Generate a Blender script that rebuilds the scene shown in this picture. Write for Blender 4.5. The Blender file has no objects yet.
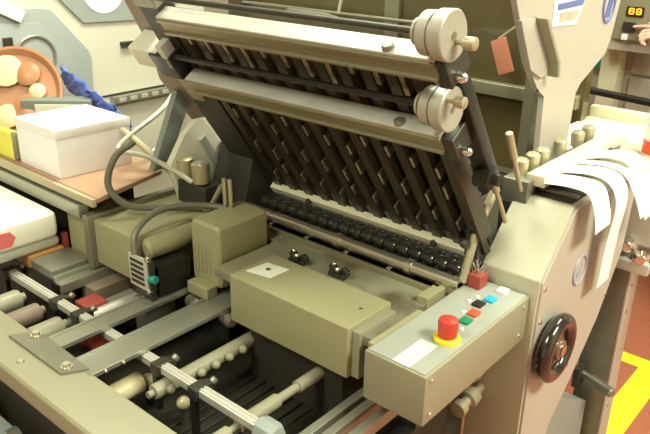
import bpy, bmesh, math, random
from mathutils import Vector, Matrix
random.seed(7)
PI = math.pi
C = bpy.context.scene.collection

# ------------------------------------------------------------------ materials
def nt(m):
    m.use_nodes = True
    return m.node_tree.nodes, m.node_tree.links
def mat(name, col, rough=.5, metal=0.0, var=.06, scale=30, bump=.0, coat=0.0, trans=0.0, emit=None, estr=0, ior=1.45, stretch=(1,1,1), dirt=None):
    m = bpy.data.materials.new(name); N, L = nt(m)
    b = N['Principled BSDF']
    b.inputs['Roughness'].default_value = rough
    b.inputs['Metallic'].default_value = metal
    b.inputs['Coat Weight'].default_value = coat
    b.inputs['Transmission Weight'].default_value = trans
    b.inputs['IOR'].default_value = ior
    tc = N.new('ShaderNodeTexCoord'); mp = N.new('ShaderNodeMapping'); mp.inputs['Scale'].default_value = stretch
    L.new(tc.outputs['Object'], mp.inputs['Vector'])
    no = N.new('ShaderNodeTexNoise'); no.inputs['Scale'].default_value = scale; no.inputs['Detail'].default_value = 4
    L.new(mp.outputs['Vector'], no.inputs['Vector'])
    mx = N.new('ShaderNodeMix'); mx.data_type = 'RGBA'
    mx.inputs[6].default_value = tuple(max(0, c*(1-var)) for c in col)+(1,)
    mx.inputs[7].default_value = tuple(min(1, c*(1+var)) for c in col)+(1,)
    L.new(no.outputs['Fac'], mx.inputs[0])
    out = mx.outputs[2]
    if dirt:
        n2 = N.new('ShaderNodeTexNoise'); n2.inputs['Scale'].default_value = dirt[1]; n2.inputs['Detail'].default_value = 6
        L.new(tc.outputs['Object'], n2.inputs['Vector'])
        rp = N.new('ShaderNodeValToRGB'); rp.color_ramp.elements[0].position = .5; rp.color_ramp.elements[1].position = .72
        L.new(n2.outputs['Fac'], rp.inputs['Fac'])
        m2 = N.new('ShaderNodeMix'); m2.data_type = 'RGBA'; m2.inputs[7].default_value = tuple(dirt[0])+(1,)
        L.new(out, m2.inputs[6]); L.new(rp.outputs['Color'], m2.inputs[0]); out = m2.outputs[2]
    L.new(out, b.inputs['Base Color'])
    if bump:
        bp = N.new('ShaderNodeBump'); bp.inputs['Strength'].default_value = bump; bp.inputs['Distance'].default_value = .002
        L.new(no.outputs['Fac'], bp.inputs['Height']); L.new(bp.outputs['Normal'], b.inputs['Normal'])
    if emit:
        b.inputs['Emission Color'].default_value = tuple(emit)+(1,); b.inputs['Emission Strength'].default_value = estr
    return m
M = dict(
 beige=mat('beige_enamel', (.46,.45,.34), .42, var=.03, scale=8),
 cover=mat('olive_beige_enamel', (.33,.315,.18), .40, var=.05, scale=9),
 side=mat('pinkish_grey_enamel', (.47,.43,.37), .40, var=.04, scale=6),
 console=mat('grey_beige_enamel', (.28,.265,.18), .42, var=.04, scale=9),
 consoletop=mat('grey_console_top', (.33,.35,.30), .36, var=.04, scale=9),
 table=mat('worn_steel_table', (.33,.32,.22), .33, metal=.35, var=.2, scale=14, dirt=((.15,.12,.07),9)),
 frame=mat('frame_enamel', (.31,.30,.205), .40, var=.04, scale=8),
 cabinet=mat('cabinet_enamel', (.64,.63,.51), .5, var=.03, scale=4),
 cabgrey=mat('cabinet_door_grey', (.36,.39,.38), .5, var=.05, scale=6),
 alu=mat('brushed_aluminium', (.66,.65,.58), .42, metal=.45, var=.12, scale=18, stretch=(1,10,10)),
 alutop=mat('lit_stained_aluminium', (.50,.50,.44), .48, metal=.2, var=.10, scale=12, dirt=((.42,.42,.36),14)),  # stop bar top: light from above put into the paler colour
 lip=mat('dull_shaded_aluminium_lip', (.30,.28,.18), .42, metal=.6, var=.1, scale=20, stretch=(1,10,10)),  # stop bar front: same aluminium, its shade put into a darker colour
 steel=mat('polished_steel', (.60,.57,.46), .26, metal=.85, var=.08, scale=30),
 rail=mat('rail_steel', (.36,.37,.30), .32, metal=.6, var=.12, scale=20, stretch=(8,1,8)),
 dullsteel=mat('dull_steel', (.30,.30,.24), .42, metal=.7, var=.15, scale=25),
 chrome=mat('chrome', (.8,.8,.78), .12, metal=1, var=.03),
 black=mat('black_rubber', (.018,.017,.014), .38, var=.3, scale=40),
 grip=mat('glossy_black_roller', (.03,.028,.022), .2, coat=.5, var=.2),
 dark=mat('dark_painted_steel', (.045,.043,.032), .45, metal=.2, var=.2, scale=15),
 slat=mat('dark_fold_slat', (.075,.06,.04), .34, metal=.55, var=.35, scale=30, stretch=(3,3,1)),
 hood=mat('bronze_hood', (.085,.066,.026), .28, var=.15, scale=3, coat=.4),
 hoodframe=mat('hood_frame', (.22,.21,.14), .42, metal=.3),
 brown=mat('brown_steel', (.24,.19,.14), .5, var=.1),
 red=mat('red_plastic', (.52,.055,.035), .38, var=.06), redb=mat('red_block', (.34,.06,.05), .4, var=.05),
 yellow=mat('yellow_plastic', (.85,.66,.02), .4, var=.03),
 green=mat('green_plastic', (.01,.22,.10), .4), bred=mat('bright_red_plastic', (.75,.09,.03), .4),
 blue=mat('bright_blue_plastic', (.02,.42,.80), .4), white=mat('white_plastic', (.88,.88,.90), .4, var=.02),
 paper=mat('white_paper', (.86,.86,.86), .7, var=.02), label=mat('printed_label', (.74,.76,.66), .5, var=.03),
 ink=mat('grey_ink', (.50,.53,.45), .6), wood=mat('reddish_board', (.44,.27,.17), .5, var=.18, scale=6, stretch=(1,5,5)),
 boardedge=mat('board_edge', (.45,.40,.26), .5), stud=mat('brass_stud', (.46,.42,.28), .38, metal=.5),
 orange=mat('amber_tray', (.42,.20,.10), .35, var=.15, scale=10), cream=mat('cream_icing', (.80,.62,.36), .5, var=.1),
 film=mat('blue_film', (.13,.20,.66), .25, var=.2, scale=25, bump=.6), bag=mat('white_wrap', (.80,.79,.68), .45, var=.03, bump=.2),
 pink=mat('pink_print', (.70,.16,.15), .5), slate=mat('slate_plastic', (.20,.23,.21), .45, var=.1),
 yel2=mat('yellow_card', (.80,.74,.10), .5), ring=mat('grey_coil', (.30,.30,.24), .4, metal=.5),
 hose=mat('grey_hose', (.14,.14,.10), .35, var=.15), hosel=mat('clear_tube', (.50,.50,.40), .2, coat=.4),
 teal=mat('teal_plastic', (.02,.35,.27), .4), logo=mat('blue_logo', (.13,.16,.42), .5), logol=mat('faint_blue_logo', (.38,.37,.45), .5),
 ball=mat('yellowish_ball', (.66,.60,.36), .3, coat=.5, var=.08), belt=mat('dark_belt', (.022,.020,.013), .5, var=.35, scale=12, stretch=(14,1,1)),
 orangebox=mat('orange_brown_stack', (.40,.20,.06), .6, var=.25, scale=20, stretch=(1,1,8)), maroon=mat('maroon_plastic', (.34,.06,.05), .5),
 tag=mat('salmon_tag', (.52,.20,.12), .5), wheel=mat('glossy_handwheel', (.012,.010,.008), .2, coat=1.0),
 hub=mat('wheel_hub', (.22,.14,.09), .3, metal=.3), display=mat('dark_display', (.05,.02,.0), .3), 
 led=mat('orange_led', (.9,.4,.02), .4, emit=(1,.42,.02), estr=1.2), skin=mat('skin', (.78,.50,.38), .5, var=.04),
 shirt=mat('pale_shirt', (.55,.55,.52), .8, var=.05), trousers=mat('dark_trousers', (.05,.06,.09), .8), hair=mat('brown_hair',(.08,.05,.03),.6),
 glass=mat('window_glass', (.35,.38,.36), .12, var=.05, coat=.5), clip=mat('clip_black', (.03,.03,.025), .25, coat=.4),
 sheetprint=mat('printed_sheet', (.66,.42,.30), .6, var=.3, scale=30), greyblue=mat('blue_grey_cabinet', (.28,.32,.30), .45, var=.05),
 link=mat('glint_metal', (.34,.32,.24), .32, metal=.85, var=.3, scale=30),  # pale metal for the highlights built along the slats
 dialmetal=mat('dial_metal', (.42,.41,.34), .42, metal=.3, var=.12, scale=20),
 ceil=mat('ceiling_white', (.78,.79,.74), .9, var=.02), wall=mat('wall_cream', (.62,.59,.47), .85, var=.04, scale=3),
 doors=mat('grey_laminate', (.50,.47,.40), .55, var=.06, scale=5, stretch=(1,1,6)), creampost=mat('cream_post', (.72,.70,.50), .5),
)
def floor_mat():
    m = bpy.data.materials.new('red_brown_floor'); N, L = nt(m); b = N['Principled BSDF']; b.inputs['Roughness'].default_value = .45
    tc = N.new('ShaderNodeTexCoord'); v = N.new('ShaderNodeTexNoise'); v.inputs['Scale'].default_value = 60; v.inputs['Detail'].default_value = 5
    L.new(tc.outputs['Object'], v.inputs['Vector'])
    r = N.new('ShaderNodeValToRGB'); r.color_ramp.elements[0].color = (.30,.085,.045,1); r.color_ramp.elements[1].color = (.44,.15,.085,1)
    L.new(v.outputs['Fac'], r.inputs['Fac']); L.new(r.outputs['Color'], b.inputs['Base Color'])
    return m
M['floor'] = floor_mat()
M['tape'] = mat('yellow_tape', (.90,.80,.02), .5, var=.04, scale=10)

# ------------------------------------------------------------------ mesh helpers
class MB:
    def __init__(s): s.bm = bmesh.new()
    def box(s, x0,x1,y0,y1,z0,z1, rot=None, b=0.0):
        t = bmesh.new(); bmesh.ops.create_cube(t, size=1)
        for v in t.verts: v.co = Vector(((v.co.x)*(x1-x0), (v.co.y)*(y1-y0), (v.co.z)*(z1-z0)))
        if b: bmesh.ops.bevel(t, geom=t.edges[:]+t.verts[:], offset=b, segments=3, profile=.6, affect='EDGES')
        mx = Matrix.Translation(((x0+x1)/2,(y0+y1)/2,(z0+z1)/2))
        if rot: mx = mx @ rot
        t.transform(mx); s._add(t); return s
    def _add(s, t):
        me = bpy.data.meshes.new('t'); t.to_mesh(me); t.free(); s.bm.from_mesh(me); bpy.data.meshes.remove(me)
    def prism(s, pts, a0, a1, axis='x', b=0.0):
        """pts = outline in the two other axes (in order y,z / x,z / x,y), pushed from a0 to a1"""
        t = bmesh.new()
        def P(p, a): return {'x':(a,p[0],p[1]),'y':(p[0],a,p[1]),'z':(p[0],p[1],a)}[axis]
        A = [t.verts.new(P(p,a0)) for p in pts]; B = [t.verts.new(P(p,a1)) for p in pts]
        t.faces.new(A); t.faces.new(B[::-1]); n = len(pts)
        for i in range(n): t.faces.new((A[i],B[i],B[(i+1)%n],A[(i+1)%n]))
        bmesh.ops.recalc_face_normals(t, faces=t.faces)
        if b: bmesh.ops.bevel(t, geom=t.edges[:]+t.verts[:], offset=b, segments=2, profile=.6, affect='EDGES')
        s._add(t); return s
    def lathe(s, p0, p1, prof, seg=24):
        """prof = (t along p0->p1 in metres, radius) pairs"""
        p0 = Vector(p0); d = (Vector(p1)-p0).normalized()
        u = d.orthogonal().normalized(); w = d.cross(u); t = bmesh.new(); rings = []
        for a, r in prof:
            if r < 1e-6: rings.append([t.verts.new(p0+d*a)])
            else: rings.append([t.verts.new(p0+d*a+(u*math.cos(2*PI*k/seg)+w*math.sin(2*PI*k/seg))*r) for k in range(seg)])
        for R0, R1 in zip(rings, rings[1:]):
            for k in range(seg):
                k2 = (k+1)%seg
                if len(R0)==1 and len(R1)==1: continue
                if len(R0)==1: t.faces.new((R0[0],R1[k],R1[k2]))
                elif len(R1)==1: t.faces.new((R0[k],R0[k2],R1[0]))
                else: t.faces.new((R0[k],R0[k2],R1[k2],R1[k]))
        if len(rings[0])>1: t.faces.new(rings[0][::-1])
        if len(rings[-1])>1: t.faces.new(rings[-1])
        bmesh.ops.recalc_face_normals(t, faces=t.faces); s._add(t); return s
    def cyl(s, p0, p1, r, seg=20, ch=.0):
        L = (Vector(p1)-Vector(p0)).length
        pr = [(0,r),(L,r)] if not ch else [(0,r-ch),(ch,r),(L-ch,r),(L,r-ch)]
        return s.lathe(p0, p1, pr, seg)
    def ball(s, c, r, seg=16):
        n = 8; return s.lathe((c[0],c[1],c[2]-r), (c[0],c[1],c[2]+r), [(r-r*math.cos(PI*i/n), r*math.sin(PI*i/n)) for i in range(n+1)], seg)
    def torus(s, c, ax, R, r, seg=36, k=10):
        c = Vector(c); d = Vector(ax).normalized(); u = d.orthogonal().normalized(); w = d.cross(u); t = bmesh.new(); rings = []
        for i in range(seg):
            a = 2*PI*i/seg; e = u*math.cos(a)+w*math.sin(a)
            rings.append([t.verts.new(c+e*(R+r*math.cos(2*PI*j/k))+d*r*math.sin(2*PI*j/k)) for j in range(k)])
        for i in range(seg):
            for j in range(k):
                t.faces.new((rings[i][j],rings[(i+1)%seg][j],rings[(i+1)%seg][(j+1)%k],rings[i][(j+1)%k]))
        bmesh.ops.recalc_face_normals(t, faces=t.faces); s._add(t); return s
    def tube(s, pts, r, seg=10, sub=6):
        P = [Vector(p) for p in pts]; Q = []
        if len(P) > 2:
            E = [P[0]*2-P[1]]+P+[P[-1]*2-P[-2]]
            for i in range(1, len(E)-2):
                for k in range(sub):
                    t = k/sub; a,b,c,d = E[i-1],E[i],E[i+1],E[i+2]
                    Q.append(.5*((2*b)+(c-a)*t+(2*a-5*b+4*c-d)*t*t+(3*b-a-3*c+d)*t**3))
            Q.append(P[-1])
        else: Q = P
        t = bmesh.new(); rings = []; u = None
        for i, q in enumerate(Q):
            d = (Q[min(i+1,len(Q)-1)]-Q[max(i-1,0)]).normalized()
            u = d.orthogonal().normalized() if u is None else (u-d*u.dot(d)).normalized()
            w = d.cross(u); rings.append([t.verts.new(q+(u*math.cos(2*PI*k/seg)+w*math.sin(2*PI*k/seg))*r) for k in range(seg)])
        for R0, R1 in zip(rings, rings[1:]):
            for k in range(seg): t.faces.new((R0[k],R0[(k+1)%seg],R1[(k+1)%seg],R1[k]))
        t.faces.new(rings[0][::-1]); t.faces.new(rings[-1])
        bmesh.ops.recalc_face_normals(t, faces=t.faces); s._add(t); return s
    def ribbon(s, pts, y0, y1, th, skew=0):
        """a sheet whose path lies in XZ and whose width runs in Y"""
        P = [Vector((p[0],0,p[1])) for p in pts]; Q = []
        E = [P[0]*2-P[1]]+P+[P[-1]*2-P[-2]]
        for i in range(1, len(E)-2):
            for k in range(6):
                t = k/6; a,b,c,d = E[i-1],E[i],E[i+1],E[i+2]
                Q.append(.5*((2*b)+(c-a)*t+(2*a-5*b+4*c-d)*t*t+(3*b-a-3*c+d)*t**3))
        Q.append(P[-1]); t = bmesh.new(); rings = []; tot = len(Q)-1
        for i, q in enumerate(Q):
            d = (Q[min(i+1,tot)]-Q[max(i-1,0)]).normalized(); n = Vector((-d.z,0,d.x)); o = skew*i/tot
            rings.append([t.verts.new((q.x,y0+o,q.z)),t.verts.new((q.x,y1+o,q.z)),t.verts.new((q.x+n.x*th,y1+o,q.z+n.z*th)),t.verts.new((q.x+n.x*th,y0+o,q.z+n.z*th))])
        for R0, R1 in zip(rings, rings[1:]):
            for k in range(4): t.faces.new((R0[k],R0[(k+1)%4],R1[(k+1)%4],R1[k]))
        t.faces.new(rings[0]); t.faces.new(rings[-1][::-1])
        bmesh.ops.recalc_face_normals(t, faces=t.faces); s._add(t); return s
    def build(s, name, m, parent=None, local=False, smooth=True):
        bm = s.bm
        if parent is not None and not local: bm.transform(WM[parent.name].inverted())
        me = bpy.data.meshes.new(name); bm.to_mesh(me); bm.free()
        me.materials.append(M[m])
        if smooth:
            for p in me.polygons: p.use_smooth = True
            me.set_sharp_from_angle(angle=math.radians(35))
        o = bpy.data.objects.new(name, me); C.objects.link(o)
        if parent is not None: o.parent = parent; WM[o.name] = WM[parent.name].copy()
        else: WM[o.name] = Matrix.Identity(4)
        return o
WM = {}
def thing(name, label, cat, loc=(0,0,0), rotx=0, group=None):
    o = bpy.data.objects.new(name, None); C.objects.link(o); o.location = loc; o.rotation_euler = (rotx,0,0)
    o.empty_display_size = .05
    WM[o.name] = Matrix.Translation(loc) @ Matrix.Rotation(rotx, 4, 'X')
    return tag(o, label, cat, group)
def tag(o, label, cat, group=None, kind=None):
    o['label'] = label; o['category'] = cat
    if group: o['group'] = group
    if kind: o['kind'] = kind
    return o
def struct(o): o['kind'] = 'structure'; return o

# ------------------------------------------------------------------ the room
struct(MB().box(-5,2.6,-2.5,5.2,-.1,0).build('floor','floor'))
struct(MB().box(-5,2.6,-2.5,5.2,2.8,2.9).build('ceiling','ceil'))
struct(MB().box(-5,2.6,5.1,5.2,0,2.8).build('wall_back','wall'))
struct(MB().box(-5,2.6,-2.5,-2.4,0,2.8).build('wall_front','wall'))
struct(MB().box(-5,-4.9,-2.4,5.1,0,2.8).build('wall_left','wall'))
struct(MB().box(2.5,2.6,-2.4,5.1,0,2.8).build('wall_right','wall'))
tag(MB().prism([(-.586,1.2),(-.49,1.2),(-.49,2.60),(-1.3,2.60),(-1.3,2.53),(-.586,2.53)],.0,.0012,'z').build('floor_tape','tape'),
    'bright yellow corner of marking tape stuck on the red floor', 'tape')

# ------------------------------------------------------------------ folding unit (right side frame, rollers, left side frame)
fu = thing('folding_machine', 'beige paper folding machine with grip rollers between its side frames', 'machine', (-.95,1.4,0))
prof = [(1.25,.0),(1.25,.80),(1.254,.885),(1.368,1.004),(1.380,1.010),(1.70,.998),(1.755,.96),(1.74,.80),(1.64,.645),(1.50,.51),(1.42,.44),(1.40,0)]
MB().prism(prof,-.632,-.502,'x',b=.004).build('side_housing','beige',fu)
rp = [(y+ (0.006 if i<5 else -.006), z*1.0-.004*(z>.5)) for i,(y,z) in enumerate(prof)]
sp = MB().prism(rp,-.503,-.497,'x').build('side_plate','side',fu)
MB().box(-.622,-.515,1.392,1.50,1.004,1.0125,b=.001).build('top_recess_shade','dark',fu)  # raised dark slab standing in for the shade of a recess
MB().box(-.60,-.515,1.42,1.435,1.0115,1.018,b=.002).build('recess_bar','rail',fu)
# faint round emblem on the side plate
MB().torus((-.496,1.452,.842),(1,0,0),.034,.003,seg=30,k=6).build('emblem','logol',sp)
MB().box(-.4975,-.4955,1.435,1.47,.838,.846,rot=Matrix.Rotation(.6,4,'X')).box(-.4975,-.4955,1.43,1.465,.825,.831,rot=Matrix.Rotation(.6,4,'X')).build('emblem_bars','logol',sp)
for y,z in ((1.27,.865),(1.27,.79),(1.47,.585),(1.66,.70)):
    MB().lathe((-.498,y,z),(-.49,y,z),[(0,.006),(.003,.006),(.005,.003)],12).build('screw','chrome',sp)
# left side frame
lp = [(1.17,.0),(1.17,.86),(1.21,1.0),(1.30,1.04),(1.5,1.04),(1.72,.98),(1.72,0)]
MB().prism(lp,-1.40,-1.27,'x',b=.004).build('side_housing','dark',fu)
# cross bed under the rollers
MB().box(-1.27,-.632,1.16,1.24,.0,.80).build('front_apron','dark',fu)
MB().box(-1.27,-.632,1.24,1.70,.70,.83).build('roller_bed','black',fu)
MB().box(-1.27,-.64,1.56,1.60,.83,.98).build('rear_plate','dark',fu)
# rollers: ribbed grip roller, shiny steel roller, lower roller
pr = []; x = 0; L = .60
while x < L:
    pr += [(x,.011),(x+.002,.0155),(x+.006,.0165),(x+.018,.0165),(x+.022,.0155),(x+.024,.011)]; x += .0335
MB().lathe((-1.25,1.222,.872),(-.64,1.222,.872),[(0,.012)]+pr+[(.61,.012)],24).build('grip_roller','grip',fu)
MB().lathe((-1.27,1.182,.858),(-.64,1.182,.858),[(0,.014),(.09,.014),(.091,.010),(.10,.010),(.101,.014),(.30,.014),(.301,.018),(.315,.018),(.316,.014),(.50,.014),(.501,.018),(.515,.018),(.516,.014),(.63,.014)],24).build('steel_roller','steel',fu)
MB().lathe((-1.25,1.262,.862),(-.64,1.262,.862),[(0,.012)]+pr+[(.61,.012)],24).build('grip_roller','grip',fu)
for k in range(5):
    xx = -1.17+k*.12
    MB().box(xx,xx+.012,1.158,1.168,.838,.850).build('strip_guide','chrome',fu)
# adjusting rods standing by the right housing
for (a,b) in (((-.62,1.282,1.165),(-.60,1.335,1.02)),((-.62,1.216,1.11),(-.60,1.27,.985))):
    MB().lathe(a,b,[(0,.006),(.002,.008),(.06,.008),(.062,.005),(.14,.005)],16).build('adjusting_rod','stud',fu)
MB().box(-.665,-.634,1.23,1.31,.90,1.02,b=.004).build('bearing_block','dark',fu)
for (x,y,z) in ((-.655,1.225,1.045),(-.650,1.215,.985),(-.66,1.205,.945)):
    MB().lathe((x,y,z),(x+.03,y-.02,z),[(0,.006),(.01,.010),(.02,.010),(.025,.006)],12).build('set_screw','dark',fu)
# sloping guard rail between rollers and right housing
MB().box(-.665,-.640,1.17,1.205,.835,.865,b=.002).build('end_block','stud',fu)
MB().tube([(-.642,1.195,.86),(-.636,1.22,.96),(-.632,1.27,1.04)],.009,sub=3).build('guard_edge','stud',fu)
# handwheel
hw = MB().torus((-.474,1.322,.712),(1,0,0),.062,.017,seg=48,k=14)
hwo = hw.build('handwheel','wheel',fu)
MB().lathe((-.497,1.322,.712),(-.46,1.322,.712),[(0,.025),(.012,.025),(.014,.058),(.020,.058),(.024,.026),(.036,.022),(.038,.0)],32).build('wheel_hub','hub',hwo)
MB().lathe((-.47,1.322,.712),(-.452,1.322,.712),[(0,.014),(.014,.014),(.016,.0)],16).build('wheel_cap','chrome',hwo)
# knobs below the control console
for (y,z) in ((1.16,.59),(1.175,.66)):
    MB().lathe((-.60,1.25,z),(-.60,1.14,z-.008),[(0,.01),(.03,.01),(.031,.02),(.06,.022),(.062,.012),(.08,.012),(.081,.018),(.10,.018),(.103,.0)],16).build('spindle_knob','stud',fu)

# ------------------------------------------------------------------ buckle fold plate, leaning back over the feed side
A35 = math.radians(35)
fp = thing('buckle_fold_plate', 'tilted dark slatted fold plate with two bright aluminium bars and dials', 'fold plate', (-.95,1.25,.90), A35)
def fx(x): return x+.95
for k in range(12):
    x = -1.240+k*.0535
    MB().prism([(fx(x),.020),(fx(x+.004),.006),(fx(x+.026),.006),(fx(x+.030),.020)],.0,.552,'z').build('slat','slat',fp,local=True)
MB().box(fx(-1.26),fx(-.63),.034,.040,.0,.552).build('back_sheet','black',fp,local=True)
for k in range(11):  # small raised bits standing in for highlights and brightly lit slat stretches
    x = -1.207+k*.0535
    for j,z in enumerate((.045,.135,.24,.445)):
        z += ((k*3+j)%4)*.014; h = (.028,.036,.030,.062)[j]
        MB().box(fx(x),fx(x+(.011 if j==3 else .007)),.003,.034,z,z+h,b=.003).build('slat_glint','link',fp,local=True)
# lower white entry bar
MB().box(fx(-1.245),fx(-.648),-.006,.012,-.010,.012,b=.002).build('entry_bar','creampost',fp,local=True)
for x in (-1.11,-.745):
    MB().lathe((fx(x),-.004,.004),(fx(x),-.016,.010),[(0,.008),(.008,.008),(.010,.004)],12).build('bar_screw','dark',fp,local=True)
def stop_bar(x0,x1,z0,z1):
    o = MB().box(fx(x0),fx(x1),-.030,.004,z1-.006,z1,b=.0015).build('stop_bar','alutop',fp,local=True)
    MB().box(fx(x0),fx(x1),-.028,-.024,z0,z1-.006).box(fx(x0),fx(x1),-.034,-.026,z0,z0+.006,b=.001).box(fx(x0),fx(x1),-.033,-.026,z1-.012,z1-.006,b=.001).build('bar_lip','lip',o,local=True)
    for xx in (x1-.085,):
        MB().lathe((fx(xx),-.020,z1-.002),(fx(xx),-.016,z1+.012),[(0,.010),(.008,.010),(.010,.006)],14).build('bolt','dullsteel',o,local=True)
    return o
stop_bar(-1.25,-.60,.372,.414); stop_bar(-1.205,-.56,.546,.588)
def dial(x, y, z, kx, kz):
    o = MB().lathe((fx(x-.062),y,z),(fx(x),y,z),[(0,.012),(.002,.020),(.006,.020),(.008,.010),(.016,.010),(.017,.032),(.034,.033),(.035,.030),(.040,.030),(.041,.036),(.060,.037),(.062,.035)],40).build('dial','dialmetal',fp,local=True)
    MB().lathe((fx(x),y+kx,z+kz),(fx(x+.03),y+kx,z+kz),[(0,.0045),(.014,.0045),(.015,.0095),(.031,.0095),(.033,.006)],16).build('dial_knob','stud',o,local=True)
    MB().lathe((fx(x-.002),y,z),(fx(x+.0015),y,z),[(0,.006),(.003,.006)],12).build('dial_hub','dullsteel',o,local=True)
    return o
dial(-.525,-.012,.622,.0,-.010); dial(-.570,-.012,.466,-.004,.026)
MB().cyl((fx(-1.32),-.012,.458),(fx(-.640),-.012,.466),.0065,12).build('spindle','black',fp,local=True)
MB().cyl((fx(-1.28),-.012,.622),(fx(-.595),-.012,.622),.0055,12).build('spindle','dark',fp,local=True)
for (x,z) in ((-.59,.36),(-.555,.535)):
    MB().box(fx(x-.012),fx(x+.012),-.028,.03,z-.006,z+.045,b=.003).build('end_bracket','dark',fp,local=True)
    MB().lathe((fx(x+.012),-.01,z+.006),(fx(x+.03),-.01,z+.004),[(0,.008),(.012,.008),(.016,.005)],12).build('end_screw','chrome',fp,local=True)
# side arms
MB().box(fx(-.600),fx(-.566),.022,.050,.255,.56,b=.004).build('side_arm','black',fp,local=True)
MB().lathe((fx(-.59),.02,.262),(fx(-.545),.02,.262),[(0,.022),(.03,.022),(.032,.012),(.045,.012)],16).build('arm_pivot','black',fp,local=True)
MB().box(fx(-.648),fx(-.634),.010,.045,.04,.40,b=.002).build('side_arm','dark',fp,local=True)
MB().box(fx(-.628),fx(-.618),.0,.040,.05,.40,b=.002).build('inner_strap','slat',fp,local=True)
MB().prism([(fx(-1.255),.70),(fx(-1.255),-.03),(fx(-1.36),-.03),(fx(-1.36),.24),(fx(-1.30),.70)],.01,.05,'y').build('side_arm','dark',fp,local=True)
# left end: pale latch box, brown carrier, blocks
MB().box(fx(-1.335),fx(-1.262),-.030,.03,.405,.470,b=.004).build('latch_block','black',fp,local=True)
MB().box(fx(-1.285),fx(-1.265),-.030,.0,.435,.50,b=.003).build('link_plate','alutop',fp,local=True)
MB().box(fx(-1.27),fx(-1.20),-.020,.02,.598,.66,b=.004).build('end_block','dullsteel',fp,local=True)
MB().box(fx(-1.30),fx(-1.25),-.020,.02,.33,.40,b=.004).build('end_block','dullsteel',fp,local=True)

lc = thing('hood_carrier', 'brown sloping carrier strip with a pale cover, left of the slatted plate', 'carrier', (-1.43,1.2,.98), A35)
MB().prism([(-.06,.02),(.005,.02),(.14,.72),(.07,.72),(-.02,.32),(-.08,.20)],.035,.055,'y').build('carrier_plate','brown',lc,local=True)
MB().prism([(.115,.37),(.13,.37),(.23,.72),(.215,.72)],.02,.05,'y').build('pale_edge','beige',lc,local=True)
MB().box(.015,.120,-.03,.035,.325,.378,b=.006).build('cover','cabinet',lc,local=True)

# ------------------------------------------------------------------ register table behind the cover, with ball clips
rt = thing('register_table', 'stained steel feed table strip running along the black fold rollers', 'table', (-.93,1.05,.78))
MB().prism([(-1.105,.925),(-.668,.925),(-.668,1.155),(-1.235,1.155),(-1.235,1.118),(-1.105,1.118)],.815,.835,'z',b=.0015).build('table_top','table',rt)
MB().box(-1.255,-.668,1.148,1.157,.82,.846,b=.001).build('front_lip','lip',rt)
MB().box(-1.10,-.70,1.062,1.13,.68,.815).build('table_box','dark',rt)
MB().box(-.690,-.664,1.10,1.20,.80,.850,b=.002).build('end_plate','cover',rt)
for cx,cy in ((-.985,1.062),(-.876,1.072)):
    b = thing('ball_clip', 'black ball clip on the feed table, %s' % ('nearer the white square label' if cx<-.9 else 'nearer the control console'), 'clip', (cx,cy,.835), 0, None)
    MB().box(cx-.022,cx+.022,cy-.006,cy+.006,.835,.846,b=.002).build('bridge','clip',b)
    for dx,dy in ((-.017,.008),(0,-.006),(.017,.006)):
        MB().lathe((cx+dx,cy+dy-.005,.850),(cx+dx,cy+dy+.006,.850),[(0,.008),(.002,.011),(.009,.011),(.011,.008)],14).build('roller','clip',b)
    MB().ball((cx+.008,cy-.01,.861),.005).ball((cx-.012,cy+.004,.862),.005).build('ball','chrome',b)

# ------------------------------------------------------------------ cover box in the middle
cb = thing('cover_box', 'long olive beige sheet metal cover box left of the control console', 'cover', (-.87,.97,.742))
MB().box(-1.031,-.708,.902,1.038,.742,.852,b=.0035).build('lid','cover',cb)
MB().box(-.7085,-.690,.915,1.03,.742,.842,b=.002).build('end_flange','console',cb)
MB().prism([(-1.018,.937),(-.956,.948),(-.953,1.004),(-1.012,.996)],.8515,.8532,'z').build('label_plate','label',cb)
MB().lathe((-.985,.972,.853),(-.985,.972,.856),[(0,.006),(.002,.006),(.003,.0)],12).build('screw','steel',cb)
MB().lathe((-.735,.975,.851),(-.735,.975,.855),[(0,.005),(.003,.004)],12).build('screw','steel',cb)
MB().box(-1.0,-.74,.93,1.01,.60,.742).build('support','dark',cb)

# ------------------------------------------------------------------ control console
cc = thing('control_console', 'grey beige console box with a red emergency stop button on top', 'control box', (-.58,1.05,.74))
MB().prism([(.870,.750),(.870,.850),(1.248,.850),(1.248,.755),(1.2,.752)],-.645,-.516,'x',b=.004).build('body','console',cc)
MB().box(-.640,-.522,.876,1.246,.8495,.8515).build('top_panel','consoletop',cc)
MB().box(-.66,-.644,.90,1.06,.742,.846,b=.002).build('mounting_flange','cover',cc)
es = MB().lathe((-.554,.995,.851),(-.554,.995,.92),[(0,.014),(.008,.014),(.009,.0175),(.036,.0185),(.042,.017),(.044,.012),(.045,.0)],28).build('emergency_stop_button','red',cc)
MB().lathe((-.554,.995,.851),(-.554,.995,.87),[(0,.025),(.006,.025),(.008,.022),(.009,.0)],28).build('yellow_ring','yellow',es)
def button(n, m, x, y, s=.008, h=.006):
    o = MB().box(x-s,x+s,y-s*1.15,y+s*1.15,.851,.851+h,b=.0015).build(n,m,cc)
    return o
for n,m,x,y,l in (('push_button','green',-.561,1.072,'green push button'),('push_button','bred',-.564,1.107,'red push button'),('push_button','black',-.575,1.145,'black push button'),('push_button','blue',-.567,1.178,'bright blue push button'),('push_button','white',-.566,1.227,'white push button')):
    button(n,m,x,y, s=.010)['label'] = l
for x,y in ((-.553,1.043),(-.596,1.146),(-.592,1.172),(-.581,1.100)):
    MB().lathe((x,y,.851),(x,y,.856),[(0,.0045),(.003,.0045),(.004,.0)],12).build('indicator_cap','white',cc)
kb = MB().box(-.632,-.604,1.198,1.232,.851,.882,b=.003).build('red_plug','redb',cc)
wr = MB()
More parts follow.
